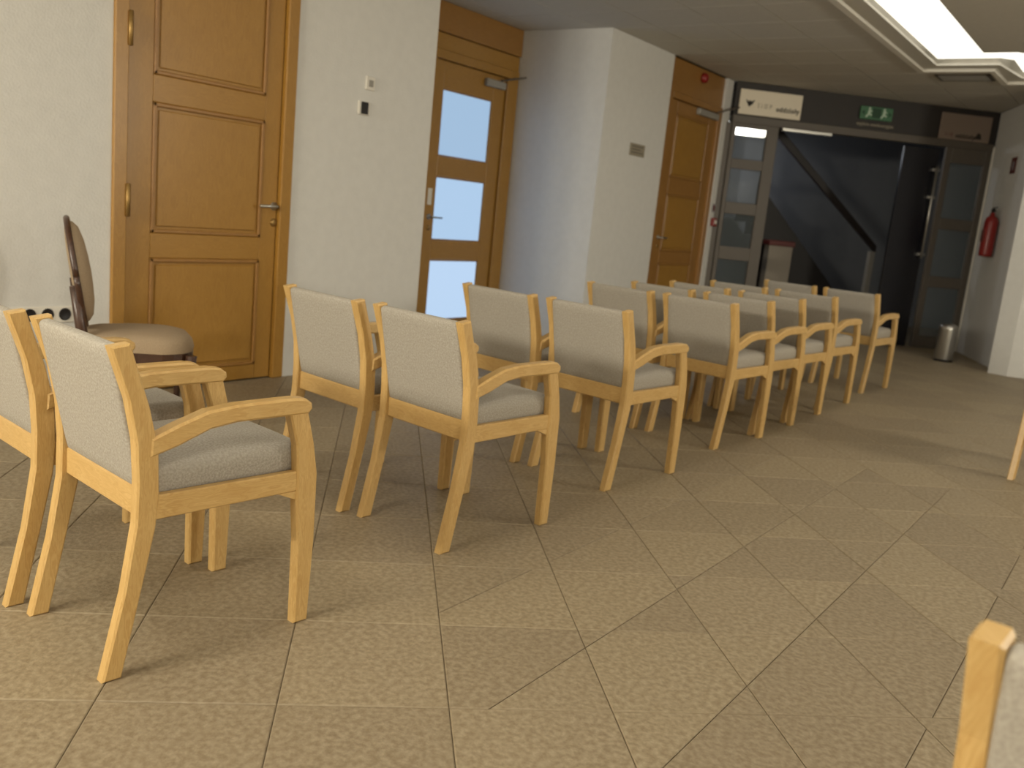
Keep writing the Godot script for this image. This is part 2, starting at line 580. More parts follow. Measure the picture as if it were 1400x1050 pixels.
# ---------------------------------------------------------------- ceiling
func build_ceiling() -> void:
	var c := setting("ceiling", "grey suspended ceiling of square tiles with a stepped light tray")
	var st := mb()
	var T := 3.02
	var B := CEIL + 0.012
	slab(st, -4.4, 19, B, T, -10.0, -2.36)
	slab(st, -4.4, -1.2, B, T, -2.36, 4.2)
	slab(st, -1.2, 19, B, T, 0.6, 4.2)
	slab(st, 9.88, 19, B, T, -2.36, -1.71)
	slab(st, 10.6, 19, B, T, -1.71, 0.6)
	put("support", st, M.ceiling_dark, c)
	one_slab("roof", c, M.ceiling, -4.4, 19, 3.34, 3.5, -10, 4.2)
	# tiles of the part in view
	var hole := PackedVector2Array([Vector2(-1.2, -2.36), Vector2(9.88, -2.36), Vector2(9.88, -1.71), Vector2(10.6, -1.71), Vector2(10.6, 0.6), Vector2(-1.2, 0.6)])
	var room := PackedVector2Array([Vector2(5.2, W), Vector2(5.2, -5.62), Vector2(7.63, -5.62), Vector2(7.63, W), Vector2(10.5, W), Vector2(12.77, -2.05), Vector2(10.87, -1.18), Vector2(12.4, -0.74), Vector2(12.4, 0.6), Vector2(5.2, 0.6)])
	for i in range(-6, 8):
		for j in range(-6, 6):
			var x0 := 8.26 + 0.6 * i
			var z0 := -2.36 + 0.6 * j
			var sq := PackedVector2Array([Vector2(x0, z0), Vector2(x0 + 0.6, z0), Vector2(x0 + 0.6, z0 + 0.6), Vector2(x0, z0 + 0.6)])
			for p in Geometry2D.intersect_polygons(sq, room):
				for q in Geometry2D.clip_polygons(p, hole):
					for r in Geometry2D.offset_polygon(q, -0.003):
						if r.size() < 3:
							continue
						var ctr := Vector2.ZERO
						for v in r:
							ctr += v
						ctr /= r.size()
						if not sees(Vector3(ctr.x, CEIL, ctr.y), 200.0):
							continue
						var loc := PackedVector2Array()
						for v in r:
							loc.append(Vector2(v.x - ctr.x, -(v.y - ctr.y)))
						var s2 := mb()
						prism(s2, loc, 0.0, 0.0115, 0.003, Transform3D(Basis(Vector3.RIGHT, -PI / 2), Vector3.ZERO), 0)
						put("tile", s2, M.ceiling, c, Vector3(ctr.x, CEIL, ctr.y))
	st = mb()
	slab(st, -4.2, 5.2, CEIL, B, W, -2.36)
	slab(st, -4.2, 5.2, CEIL, B, 0.6, 4.0)
	slab(st, 5.2, 12.4, CEIL, B, 0.6, 4.0)
	put("lining", st, M.ceiling, c)
	# the tray: upstands, lip, shelf, luminous diffusers, dropped island
	var t := thing("light_tray", "long stepped ceiling tray with a glowing border and a pale inner panel", "ceiling light", Vector3(4.7, CEIL, -0.9))
	var O := Vector3(4.7, CEIL, -0.9)
	var outline := PackedVector2Array([Vector2(-1.2, -2.36), Vector2(9.88, -2.36), Vector2(9.88, -1.71), Vector2(10.6, -1.71), Vector2(10.6, 0.6), Vector2(-1.2, 0.6)])
	ring("upstand", t, O, outline, 0.0, 0.02, 0.0, 0.38, M.ceiling)
	ring("lip", t, O, outline, -0.03, 0.03, -0.022, 0.004, M.white)
	ring("shelf", t, O, outline, 0.0, 0.17, 0.012, 0.03, M.ceiling)
	ring("diffuser", t, O, outline, 0.17, 0.66, 0.075, 0.095, M.diffuser)
	st = mb()
	var isl := Geometry2D.offset_polygon(outline, -0.64)[0]
	var mid := PackedVector2Array()
	for v in isl:
		mid.append(Vector2(v.x - O.x, -(v.y - O.z)))
	prism(st, mid, 0.03, 0.14, 0.012, Transform3D(Basis(Vector3.RIGHT, -PI / 2), Vector3.ZERO), 0)
	put("inner_panel", st, M.ceiling, t)
	# air grille beside the tray
	var v := thing("ceiling_vent", "dark louvred air grille in the ceiling at the end of the light tray", "vent", Vector3(10.27, CEIL, -2.03))
	st = mb()
	for s in [-1, 1]:
		box(st, Vector3(0, -0.006, s * 0.24), Vector3(0.34, 0.014, 0.03), 0.003)
		box(st, Vector3(s * 0.155, -0.006, 0), Vector3(0.03, 0.014, 0.5), 0.003)
	put("frame", st, M.frame, v)
	for k in 6:
		st = mb()
		box(st, Vector3.ZERO, Vector3(0.03, 0.004, 0.45), 0.001, 2, Transform3D(Basis(Vector3.BACK, 0.6), Vector3(-0.12 + 0.048 * k, -0.006, 0)))
		put("slat", st, M.grey, v)

# frame-like ring between two insets of an outline (x, z), from y0 to y1 above the ceiling plane
func ring(called: String, parent: Node, O: Vector3, outline: PackedVector2Array, i0: float, i1: float, y0: float, y1: float, m: Material) -> void:
	var a := outline if i0 == 0.0 else Geometry2D.offset_polygon(outline, -i0)[0]
	var b := Geometry2D.offset_polygon(outline, -i1)[0]
	# order both the same way
	var n := a.size()
	var b2 := PackedVector2Array()
	for p in a:
		var best := 0
		for k in b.size():
			if b[k].distance_to(p) < b[best].distance_to(p):
				best = k
		b2.append(b[best])
	var st := mb()
	for i in n:
		var j := (i + 1) % n
		var A := [a[i], a[j], b2[j], b2[i]]
		var lo := []
		var hi := []
		for p in A:
			lo.append(Vector3(p.x, CEIL + y0, p.y) - O)
			hi.append(Vector3(p.x, CEIL + y1, p.y) - O)
		var ctr: Vector3 = (lo[0] + lo[1] + lo[2] + lo[3] + hi[0] + hi[1] + hi[2] + hi[3]) / 8.0
		for q in [[lo[0], lo[1], lo[2], lo[3]], [hi[0], hi[1], hi[2], hi[3]], [lo[0], lo[1], hi[1], hi[0]], [lo[2], lo[3], hi[3], hi[2]]]:
			side_quad(st, q[0], q[1], q[2], q[3], (q[0] + q[2]) / 2 - ctr)
	put(called, st, m, parent)

# ---------------------------------------------------------------- doors
func panel_piece(parent: Node, x0: float, x1: float, y0: float, y1: float, z: float) -> void:
	var st := mb()
	# moulding strips round the field
	for s in [[x0 + 0.011, (y0 + y1) / 2, 0.022, y1 - y0], [x1 - 0.011, (y0 + y1) / 2, 0.022, y1 - y0]]:
		box(st, Vector3(s[0], s[1], z - 0.002), Vector3(s[2], s[3], 0.016), 0.006, 1)
	for s in [[(x0 + x1) / 2, y0 + 0.011, x1 - x0, 0.022], [(x0 + x1) / 2, y1 - 0.011, x1 - x0, 0.022]]:
		box(st, Vector3(s[0], s[1], z - 0.002), Vector3(s[2], s[3], 0.016), 0.006, 0)
	put("moulding", st, M.door_dark, parent)
	st = mb()
	box(st, Vector3((x0 + x1) / 2, (y0 + y1) / 2, z - 0.016), Vector3(x1 - x0, y1 - y0, 0.012), 0.001, 1)
	box(st, Vector3((x0 + x1) / 2, (y0 + y1) / 2, z - 0.008), Vector3(x1 - x0 - 0.075, y1 - y0 - 0.075, 0.014), 0.006, 1)
	put("door_panel", st, M.door, parent)

func lever(parent: Node, x: float, y: float, z: float, dir: float, L := 0.14) -> void:
	var st := mb(true)
	var t := Transform3D(Basis(Vector3.RIGHT, PI / 2), Vector3(x, y, z))
	lathe(st, [Vector2(0, 0), Vector2(0.026, 0), Vector2(0.026, 0.006), Vector2(0.01, 0.01), Vector2(0.01, 0.045)], 16, t)
	tube(st, [Vector3(x, y, z + 0.04), Vector3(x + dir * 0.02, y, z + 0.048), Vector3(x + dir * L, y - 0.002, z + 0.048)], [0.01, 0.0105, 0.009], 10)
	put("handle", st, M.steel, parent)
	st = mb(true)
	lathe(st, [Vector2(0, 0), Vector2(0.025, 0), Vector2(0.025, 0.005), Vector2(0.012, 0.008), Vector2(0, 0.008)], 16, Transform3D(Basis(Vector3.RIGHT, PI / 2), Vector3(x + 0.005, y - 0.1, z)))
	put("lock_rose", st, M.brass, parent)

func closer(parent: Node, x0: float, x1: float, y: float, z: float, ex: float, ey: float) -> void:
	var o := one_slab("closer", parent, M.grey, x0, x1, y - 0.035, y + 0.035, z, z + 0.05, 0.008)
	var st := mb()
	var a := Vector3(x1 - 0.06, y + 0.045, z + 0.03)
	var b := Vector3(ex, ey, z + 0.16)
	tube(st, [a, a.lerp(b, 0.5), b], [0.009, 0.009, 0.008], 8)
	put("closer_arm", st, M.frame, o)

func build_doors() -> void:
	# first door: three fielded panels
	var d := setting("door_1", "honey oak panelled door with lever handle in the left wall")
	one_slab("frame", d, M.door, 2.715, 2.795, 0, 2.53, W - 0.2, W + 0.018, 0.006, 1)
	one_slab("frame", d, M.door, 3.83, 3.915, 0, 2.53, W - 0.2, W + 0.018, 0.006, 1)
	one_slab("frame", d, M.door, 2.795, 3.83, 2.45, 2.53, W - 0.2, W + 0.018, 0.006, 0)
	var z := W - 0.012
	one_slab("door_core", d, M.door, 2.80, 3.825, 0.008, 2.445, z - 0.045, z - 0.02, 0.002, 1)
	one_slab("stile", d, M.door, 2.80, 2.955, 0.008, 2.445, z - 0.02, z, 0.004, 1)
	one_slab("stile", d, M.door, 3.705, 3.825, 0.008, 2.445, z - 0.02, z, 0.004, 1)
	var ys := [0.008, 0.1, 0.76, 0.90, 1.60, 1.745, 2.32, 2.445]
	for k in range(0, 8, 2):
		one_slab("rail", d, M.door, 2.955, 3.705, ys[k], ys[k + 1], z - 0.02, z, 0.004, 0)
	for k in range(1, 6, 2):
		panel_piece(d, 2.955, 3.705, ys[k], ys[k + 1], z)
	lever(d, 3.80, 1.095, z, -1.0)
	for y in [0.3, 1.07, 1.945]:
		var st := mb(true)
		lathe(st, [Vector2(0, -0.09), Vector2(0.013, -0.085), Vector2(0.013, 0.085), Vector2(0, 0.09)], 12, Transform3D(Basis.IDENTITY, Vector3(2.797, y, W + 0.022)))
		put("hinge", st, M.brass, d)
	# second door: three frosted lights, transom board above
	d = setting("door_2", "oak door with three frosted daylit panes in the recess")
	var r := -5.62
	one_slab("frame", d, M.door, 6.3, 6.395, 0, 2.48, r - 0.14, r + 0.02, 0.006, 1)
	one_slab("frame", d, M.door, 7.45, 7.625, 0, 2.48, r - 0.14, r + 0.02, 0.006, 1)
	one_slab("frame", d, M.door, 6.3, 7.625, 2.48, 2.56, r - 0.14, r + 0.024, 0.006, 0)
	one_slab("transom_board", d, M.door, 6.3, 7.625, 2.56, 2.70, r - 0.1, r + 0.01, 0.004, 0)
	one_slab("transom_board", d, M.door_dark, 6.3, 7.625, 2.705, CEIL - 0.002, r - 0.1, r + 0.03, 0.004, 0)  # shade below the ceiling put in as a darker board
	z = r - 0.005
	one_slab("stile", d, M.door, 6.40, 6.52, 0.008, 2.475, z - 0.04, z, 0.005, 1)
	one_slab("stile", d, M.door, 7.26, 7.445, 0.008, 2.475, z - 0.04, z, 0.005, 1)
	ys = [0.008, 0.105, 0.685, 0.87, 1.455, 1.64, 2.235, 2.475]
	for k in range(0, 8, 2):
		one_slab("rail", d, M.door, 6.52, 7.26, ys[k], ys[k + 1], z - 0.04, z, 0.005, 0)
	for k in 3:
		var y0: float = ys[1 + 2 * k]
		var y1: float = ys[2 + 2 * k]
		one_slab("pane", d, M.pane[2 - k], 6.525, 7.255, y0 + 0.004, y1 - 0.004, z - 0.026, z - 0.018, 0.0)
		var st := mb()
		for s in [[6.526, 7.254, y0, y0 + 0.012], [6.526, 7.254, y1 - 0.012, y1]]:
			slab(st, s[0], s[1], s[2], s[3], z - 0.018, z - 0.006, 0.003)
		for s in [[6.52, 6.532, y0, y1], [7.248, 7.26, y0, y1]]:
			slab(st, s[0], s[1], s[2], s[3], z - 0.018, z - 0.006, 0.003)
		put("glazing_bead", st, M.door_dark, d)
		area("daylight_pane", Vector3(6.89, (y0 + y1) / 2, z - 0.012), Vector3(0, 0, 1), Vector2(0.7, y1 - y0 - 0.03), Color(0.62, 0.78, 1.0), E_DAY)
	one_slab("backing", d, M.door_dark, 6.3, 7.63, 0, CEIL, r - 0.28, r - 0.2)
	lever(d, 6.45, 1.08, z, 1.0)
	one_slab("lock_plate", d, M.white, 6.415, 6.475, 1.19, 1.34, z, z + 0.004, 0.001)
	closer(d, 7.10, 7.40, 2.39, z, 7.56, 2.50)
	# third door: wooden, between pier and the white strip
	d = setting("door_3", "brown oak panelled door with an overhead closer beyond the pier")
	var q := W - 0.01
	one_slab("frame", d, M.door_dark, 8.932, 9.03, 0, 2.62, q - 0.2, q, 0.006, 1)
	one_slab("frame", d, M.door_dark, 10.24, 10.328, 0, 2.62, q - 0.2, q, 0.006, 1)
	one_slab("frame", d, M.door_dark, 9.03, 10.24, 2.55, 2.62, q - 0.2, q, 0.006, 0)
	one_slab("transom_board", d, M.door_dark, 8.932, 10.328, 2.62, CEIL - 0.002, q - 0.2, q - 0.02, 0.004, 0)
	z = q - 0.03
	one_slab("door_core", d, M.door_dark, 9.035, 10.235, 0.008, 2.545, z - 0.045, z - 0.02, 0.002, 1)
	one_slab("stile", d, M.door_dark, 9.035, 9.22, 0.008, 2.545, z - 0.02, z, 0.004, 1)
	one_slab("stile", d, M.door_dark, 10.06, 10.235, 0.008, 2.545, z - 0.02, z, 0.004, 1)
	ys = [0.008, 0.12, 0.80, 0.93, 1.56, 1.74, 2.41, 2.545]
	for k in range(0, 8, 2):
		one_slab("rail", d, M.door_dark, 9.22, 10.06, ys[k], ys[k + 1], z - 0.02, z, 0.004, 0)
	for k in range(1, 6, 2):
		panel_piece(d, 9.22, 10.06, ys[k], ys[k + 1], z)
	lever(d, 9.13, 1.08, z, 1.0)
	closer(d, 9.68, 10.22, 2.50, z, 10.5, 2.66)

# ---------------------------------------------------------------- far glazed screen, stairs, foyer
const PT := -0.83020

func pnode(called: String, label: String, s: float, off: float, y := 0.0) -> Node3D:
	var p := to_part(s, off)
	return setting(called, label, Vector3(p.x, y, p.y), PT)

func pthing(called: String, label: String, cat: String, s: float, off: float, y := 0.0, group := "") -> Node3D:
	var p := to_part(s, off)
	return thing(called, label, cat, Vector3(p.x, y, p.y), PT, group)

func letters(text: String, h: float, m: Material, parent: Node, at: Vector3, bold := false) -> void:
	var t := TextMesh.new()
	var f := SystemFont.new()
	f.font_names = PackedStringArray(["Droid Sans"])
	if bold:
		f.font_weight = 700
	t.font = f
	t.text = text
	t.font_size = 64
	t.pixel_size = h / 46.0
	t.depth = 0.003
	t.horizontal_alignment = HORIZONTAL_ALIGNMENT_LEFT
	put_mesh("lettering", t, m, parent, at)

func glazed_leaf(d: Node3D, x0: float, x1: float, y1: float, rows: Array, px0: float, px1: float) -> void:
	one_slab("stile", d, M.frame, x0, px0, 0.01, y1, -0.025, 0.025, 0.004, 1)
	one_slab("stile", d, M.frame, px1, x1, 0.01, y1, -0.025, 0.025, 0.004, 1)
	var y := 0.01
	for r in rows:
		one_slab("rail", d, M.frame, px0, px1, y, r[0], -0.025, 0.025, 0.004, 0)
		one_slab("pane", d, M.glass, px0, px1, r[0], r[1], -0.004, 0.004, 0.0)
		y = r[1]
	one_slab("rail", d, M.frame, px0, px1, y, y1, -0.025, 0.025, 0.004, 0)

func build_partition() -> void:
	# header over the whole opening
	var h := pnode("trim_1", "dark header beam over the glazed screen", 0, 0)
	one_slab("beam", h, M.header, 0.0, 3.36, 2.58, CEIL - 0.002, -0.16, 0.0, 0.004)
	one_slab("transom", h, M.frame, 0.0, 3.36, 2.49, 2.58, -0.08, 0.02, 0.004)
	one_slab("track", h, M.steel, 0.62, 1.25, 2.455, 2.49, -0.02, 0.03, 0.004)
	var d := pnode("door_4", "grey framed glass door with four panes on the left of the screen", 0, 0)
	glazed_leaf(d, 0.0, 0.58, 2.49, [[0.16, 0.40], [0.54, 0.88], [1.04, 1.43], [1.57, 1.96], [2.08, 2.44]], 0.05, 0.44)
	one_slab("jamb", d, M.frame, -0.1, -0.002, 0.0, 2.49, -0.05, 0.0, 0.004, 1)
	d = pnode("door_5", "grey framed glass door with panes on the right of the screen", 0, 0)
	glazed_leaf(d, 2.74, 3.34, 2.49, [[0.16, 0.78], [0.92, 1.5], [1.64, 2.31]], 2.82, 3.26)
	one_slab("jamb", d, M.white, 3.345, 3.40, 0, 2.55, -0.08, 0.03, 0.004, 1)
	d = pnode("door_6", "dark open door leaf with a tall steel pull handle", 0, 0)
	one_slab("leaf", d, M.dark_leaf, 2.2, 2.66, 0.01, 2.45, -0.03, 0.02, 0.004, 1)
	var st := mb(true)
	tube(st, [Vector3(2.63, 1.12, 0.075), Vector3(2.63, 2.24, 0.075)], [0.013, 0.013], 12)
	put("pull_handle", st, M.steel, d)
	for y in [1.17, 1.87, 2.2]:
		st = mb()
		box(st, Vector3(2.63, y, 0.045), Vector3(0.09, 0.035, 0.06), 0.006)
		put("bracket", st, M.steel, d)
	# signs on the header
	var s := pthing("sign", "white oblong sign with a dark emblem above the left glass door", "sign", 0.43, 0.012, 2.735)
	st = mb()
	box(st, Vector3(0, 0, 0.012), Vector3(0.77, 0.285, 0.024), 0.004)
	put("board", st, M.sign, s)
	st = mb()
	prism(st, PackedVector2Array([Vector2(-0.30, 0.0), Vector2(-0.265, -0.055), Vector2(-0.225, -0.02), Vector2(-0.20, 0.03), Vector2(-0.242, 0.008), Vector2(-0.262, 0.022), Vector2(-0.275, 0.005), Vector2(-0.31, 0.03)]), 0.024, 0.028, 0.0)
	put("emblem", st, M.ink, s)
	letters("I i II P", 0.05, M.pale_ink, s, Vector3(-0.16, -0.03, 0.026))
	letters("oddziały", 0.052, M.ink, s, Vector3(0.07, -0.05, 0.026), true)
	s = pthing("sign", "pale sign painted dim, with a dark triangle above the right glass door", "sign", 2.93, 0.012, 2.735)
	st = mb()
	box(st, Vector3(0, 0, 0.012), Vector3(0.66, 0.31, 0.024), 0.004)
	put("board", st, M.sign_painted_dim, s)
	st = mb()
	prism(st, PackedVector2Array([Vector2(0.13, -0.12), Vector2(0.22, -0.12), Vector2(0.205, -0.06), Vector2(0.17, -0.045)]), 0.024, 0.028, 0.0)
	put("emblem", st, M.ink, s)
	letters("I i II", 0.042, M.dark_red, s, Vector3(-0.26, -0.095, 0.026))
	letters("oddziały", 0.046, M.ink, s, Vector3(-0.12, -0.105, 0.026), true)
	# green exit sign
	s = pthing("exit_sign", "green escape route sign with two running figures on the dark header", "sign", 1.76, 0.012, 2.775)
	st = mb()
	box(st, Vector3(0, 0, 0.012), Vector3(0.41, 0.15, 0.024), 0.004)
	put("board", st, M.green, s)
	one_slab("doorway", s, M.green_dark, -0.055, 0.055, -0.055, 0.06, 0.024, 0.027)
	for k in [-1, 1]:
		st = mb()
		var cx: float = k * 0.095
		lathe(st, [Vector2(0, 0), Vector2(0.014, 0), Vector2(0.014, 0.003), Vector2(0, 0.003)], 12, Transform3D(Basis(Vector3.RIGHT, PI / 2), Vector3(cx, 0.05, 0.024)))
		prism(st, PackedVector2Array([Vector2(cx - 0.012, 0.034), Vector2(cx - 0.02, -0.012), Vector2(cx - 0.045, -0.05), Vector2(cx - 0.028, -0.055), Vector2(cx + 0.004, -0.018), Vector2(cx + 0.03, -0.035), Vector2(cx + 0.036, -0.022), Vector2(cx + 0.012, 0.0), Vector2(cx + 0.014, 0.018), Vector2(cx + 0.035, 0.012), Vector2(cx + 0.032, 0.026), Vector2(cx + 0.01, 0.036)]), 0.024, 0.027, 0.0)
		put("running_figure", st, M.green_pale, s)
		st = mb()
		prism(st, PackedVector2Array([Vector2(k * 0.19, 0.0), Vector2(k * 0.155, 0.03), Vector2(k * 0.155, -0.03)]), 0.024, 0.027, 0.0)
		put("arrow", st, M.green_dark, s)
	s = pthing("lettering_strip", "small pale words under the green escape route sign", "sign", 1.76, 0.004, 2.655)
	letters("wyjście ewakuacyjne", 0.034, M.pale_ink, s, Vector3(-0.22, -0.01, 0.0), true)
	# foyer behind the screen
	var w := setting("wall_foyer", "blue grey wall behind the staircase")
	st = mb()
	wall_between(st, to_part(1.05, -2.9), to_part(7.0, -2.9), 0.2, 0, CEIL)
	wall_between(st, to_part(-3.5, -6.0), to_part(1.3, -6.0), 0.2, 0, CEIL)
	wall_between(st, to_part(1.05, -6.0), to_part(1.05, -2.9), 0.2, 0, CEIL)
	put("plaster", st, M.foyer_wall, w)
	w = setting("wall_foyer_side", "plain end walls of the dim foyer")
	st = mb()
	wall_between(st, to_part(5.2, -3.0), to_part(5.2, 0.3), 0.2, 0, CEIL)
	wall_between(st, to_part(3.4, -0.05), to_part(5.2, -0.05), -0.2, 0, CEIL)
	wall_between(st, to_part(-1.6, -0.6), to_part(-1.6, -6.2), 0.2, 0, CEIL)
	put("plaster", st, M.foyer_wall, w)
	# staircase rising to the left
	var sc := pthing("staircase", "dark flight of stairs rising to the left behind the glazed screen", "staircase", 0, -1.62)
	var n := 9
	for k in n:
		var x := 2.62 - 0.175 * k
		st = mb()
		box(st, Vector3(x - 0.1, 0.178 * (k + 1) - 0.02, -0.55), Vector3(0.225, 0.04, 1.08), 0.006)
		box(st, Vector3(x - 0.02, 0.178 * k + 0.08, -0.55), Vector3(0.02, 0.16, 1.08), 0.003)
		put("step", st, M.stair, sc)
	st = mb()
	prism(st, PackedVector2Array([Vector2(2.78, 0.0), Vector2(2.78, 0.16), Vector2(1.06, 1.93), Vector2(1.06, 0.0)]), -0.03, 0.0, 0.004)
	put("stringer", st, M.black, sc)
	var hr := pthing("handrail", "dark sloping handrail running down the stairs", "handrail", 0, -1.5)
	st = mb()
	prism(st, PackedVector2Array([Vector2(2.86, 1.12), Vector2(2.86, 1.22), Vector2(1.17, 2.69), Vector2(1.13, 2.58)]), -0.03, 0.03, 0.008)
	put("rail", st, M.rail, hr)
	one_slab("post", hr, M.grey, 2.77, 2.85, 0.0, 1.14, -0.04, 0.04, 0.006, 1)
	var np := pthing("newel_block", "pale square post with a dark red cap beside the stairs", "post", 1.385, -1.38)
	one_slab("shaft", np, M.post, -0.17, 0.17, 0.0, 1.09, -0.09, 0.09, 0.006, 1)
	one_slab("cap", np, M.dark_red, -0.19, 0.19, 1.09, 1.16, -0.11, 0.11, 0.008, 0)
	# lamp seen through the upper left pane
	var lp := pthing("linear_lamp", "bright tubular lamp seen through the top pane of the left glass door", "lamp", 0.86, -1.9, 2.62)
	st = mb()
	box(st, Vector3(0, 0, 0), Vector3(0.62, 0.13, 0.14), 0.03)
	put("diffuser", st, M.tube, lp)
	st = mb()
	box(st, Vector3(0, 0.085, 0), Vector3(0.64, 0.04, 0.1), 0.006)
	put("housing", st, M.white, lp)
	for k in [-1, 1]:
		st = mb()
		tube(st, [Vector3(k * 0.25, 0.1, 0), Vector3(k * 0.25, CEIL - 2.62, 0)], [0.006, 0.006], 8)
		put("suspension_rod", st, M.steel, lp)
	var lt := OmniLight3D.new()
	lt.name = "foyer_lamp_light"
	lt.light_color = Color(0.92, 0.95, 1.0)
	lt.light_energy = E_FOYER
	lt.omni_range = 30.0
	lt.omni_attenuation = 2.0
	lt.light_size = 0.1
	lt.shadow_enabled = true
	add_child(lt, true)
	var lq := to_part(0.86, -1.7)
	lt.position = Vector3(lq.x, 2.5, lq.y)
	# litter bin in front of the right door
	var bin := thing("waste_bin", "small stainless pedal bin on the floor before the right glass door", "bin", Vector3(11.35, 0, -1.93))
	st = mb(true)
	lathe(st, [Vector2(0, 0.02), Vector2(0.098, 0.02), Vector2(0.1, 0.03), Vector2(0.1, 0.37)], 28)
	put("body", st, M.steel, bin)
	st = mb(true)
	lathe(st, [Vector2(0.103, 0.37), Vector2(0.103, 0.39), Vector2(0.09, 0.415), Vector2(0.05, 0.43), Vector2(0, 0.434)], 28)
	put("lid", st, M.steel, bin)
	st = mb(true)
	lathe(st, [Vector2(0, 0), Vector2(0.104, 0), Vector2(0.104, 0.022), Vector2(0.098, 0.024)], 28)
	put("base", st, M.black, bin)
	st = mb()
	box(st, Vector3(-0.1, 0.015, 0.05), Vector3(0.06, 0.012, 0.05), 0.003)
	put("pedal", st, M.black, bin)

# ---------------------------------------------------------------- things on the walls
func build_wall_things() -> void:
	var o := thing("light_switch", "white square switch plate on the wall, above the black unit", "switch", Vector3(4.55, 1.955, W))
	one_slab("plate", o, M.white, -0.042, 0.042, -0.045, 0.045, 0, 0.012, 0.004)
	one_slab("rocker", o, M.grey, -0.02, 0.02, -0.022, 0.022, 0.012, 0.018, 0.003)
	o = thing("card_reader", "small black square unit on the wall below the white switch", "switch", Vector3(4.505, 1.79, W))
	one_slab("case", o, M.white, -0.055, 0.05, -0.045, 0.042, 0, 0.016, 0.004)
	one_slab("face", o, M.black, -0.036, 0.028, -0.04, 0.038, 0.016, 0.024, 0.004)
	o = thing("wall_socket", "white single socket low on the wall right of the first door", "socket", Vector3(4.44, 0.44, W))
	one_slab("plate", o, M.white, -0.042, 0.042, -0.042, 0.042, 0, 0.01, 0.004)
	var st := mb(true)
	lathe(st, [Vector2(0, 0.011), Vector2(0.02, 0.011), Vector2(0.022, 0.013), Vector2(0.024, 0.010)], 16, Transform3D(Basis(Vector3.RIGHT, PI / 2), Vector3.ZERO))
	put("well", st, M.grey, o)
	o = thing("socket_strip", "row of four dark wall sockets behind the round backed chair", "socket", Vector3(2.33, 0.465, W))
	one_slab("plate", o, M.white, -0.185, 0.185, -0.042, 0.042, 0, 0.01, 0.004)
	for k in 4:
		st = mb(true)
		lathe(st, [Vector2(0, 0.012), Vector2(0.026, 0.012), Vector2(0.03, 0.014), Vector2(0.033, 0.010)], 16, Transform3D(Basis(Vector3.RIGHT, PI / 2), Vector3(-0.135 + 0.09 * k, 0, 0)))
		put("socket", st, M.black, o)
	o = thing("name_plate", "small grey plaque on the white pier", "plaque", Vector3(8.35, 1.93, W))
	one_slab("plate", o, M.pale_ink, -0.155, 0.155, -0.06, 0.06, 0, 0.008, 0.002)
	for k in 3:
		one_slab("line", o, M.frame, -0.12, 0.12 - 0.05 * (k % 2), 0.028 - 0.03 * k, 0.037 - 0.03 * k, 0.008, 0.0095)
	o = thing("alarm_sounder", "small dark red alarm unit above the far oak door", "alarm", Vector3(9.72, 2.86, W - 0.03))
	st = mb(true)
	lathe(st, [Vector2(0, 0), Vector2(0.055, 0), Vector2(0.055, 0.03), Vector2(0.045, 0.055), Vector2(0.02, 0.065), Vector2(0, 0.066)], 20, Transform3D(Basis(Vector3.RIGHT, PI / 2), Vector3.ZERO))
	put("body", st, M.red, o)
	o = thing("fire_call_point", "small red fire alarm call point on the white strip of wall", "alarm", Vector3(10.43, 1.31, W))
	one_slab("case", o, M.red, -0.05, 0.05, -0.05, 0.05, 0, 0.045, 0.008)
	one_slab("window", o, M.white, -0.03, 0.03, -0.02, 0.025, 0.045, 0.048, 0.001)
	o = thing("call_point_notice", "little pale notice above the red fire alarm call point", "notice", Vector3(10.42, 1.475, W))
	one_slab("plate", o, M.paper, -0.045, 0.045, -0.05, 0.05, 0, 0.004, 0.001)
	one_slab("symbol", o, M.dark_red, -0.026, 0.026, -0.03, 0.03, 0.004, 0.006)
	# right wall
	var A := Vector2(12.77, -2.04)
	var B := Vector2(10.85, -1.2)
	var dir := (B - A).normalized()
	var turn := atan2(-dir.y, dir.x)
	var nrm := Vector2(-dir.y, dir.x)
	var at := func(p: Vector2, y: float) -> Vector3:
		var q := A + dir * (p - A).dot(dir)
		return Vector3(q.x, y, q.y)
	o = thing("fire_extinguisher", "red fire extinguisher hung on the far right wall", "extinguisher", at.call(Vector2(11.94, -1.83), 1.18), turn + PI)
	var zf := 0.09
	if nrm.dot(Vector2(-1, -1)) > 0.0:
		o.rotation.y = turn
		zf = -0.09
	zf = 0.0
	st = mb(true)
	lathe(st, [Vector2(0, 0), Vector2(0.085, 0.01), Vector2(0.088, 0.04), Vector2(0.088, 0.46), Vector2(0.07, 0.53), Vector2(0.03, 0.56), Vector2(0.028, 0.6), Vector2(0, 0.6)], 24)
	put("cylinder", st, M.red, o)
	st = mb()
	box(st, Vector3(0, 0.63, 0), Vector3(0.05, 0.05, 0.05), 0.008)
	box(st, Vector3(0.06, 0.665, 0), Vector3(0.15, 0.014, 0.024), 0.004)
	box(st, Vector3(0.05, 0.62, 0), Vector3(0.12, 0.014, 0.02), 0.004)
	put("valve", st, M.black, o)
	st = mb(true)
	tube(st, [Vector3(-0.03, 0.62, 0), Vector3(-0.11, 0.58, 0), Vector3(-0.12, 0.4, 0), Vector3(-0.1, 0.18, 0.0)], [0.011, 0.011, 0.011, 0.016], 8)
	put("hose", st, M.black, o)
	one_slab("label_band", o, M.dark_red, -0.05, 0.05, 0.2, 0.36, 0.07, 0.0895, 0.002)
	var off := Vector2(-0.4, -0.917) # towards the room
	o.position += Vector3(off.x, 0, off.y) * 0.1
	o.rotation.y = atan2(off.x, off.y)
	var face := o.rotation.y
	o.scale = Vector3.ONE * 0.85
	o.position.y = 1.22
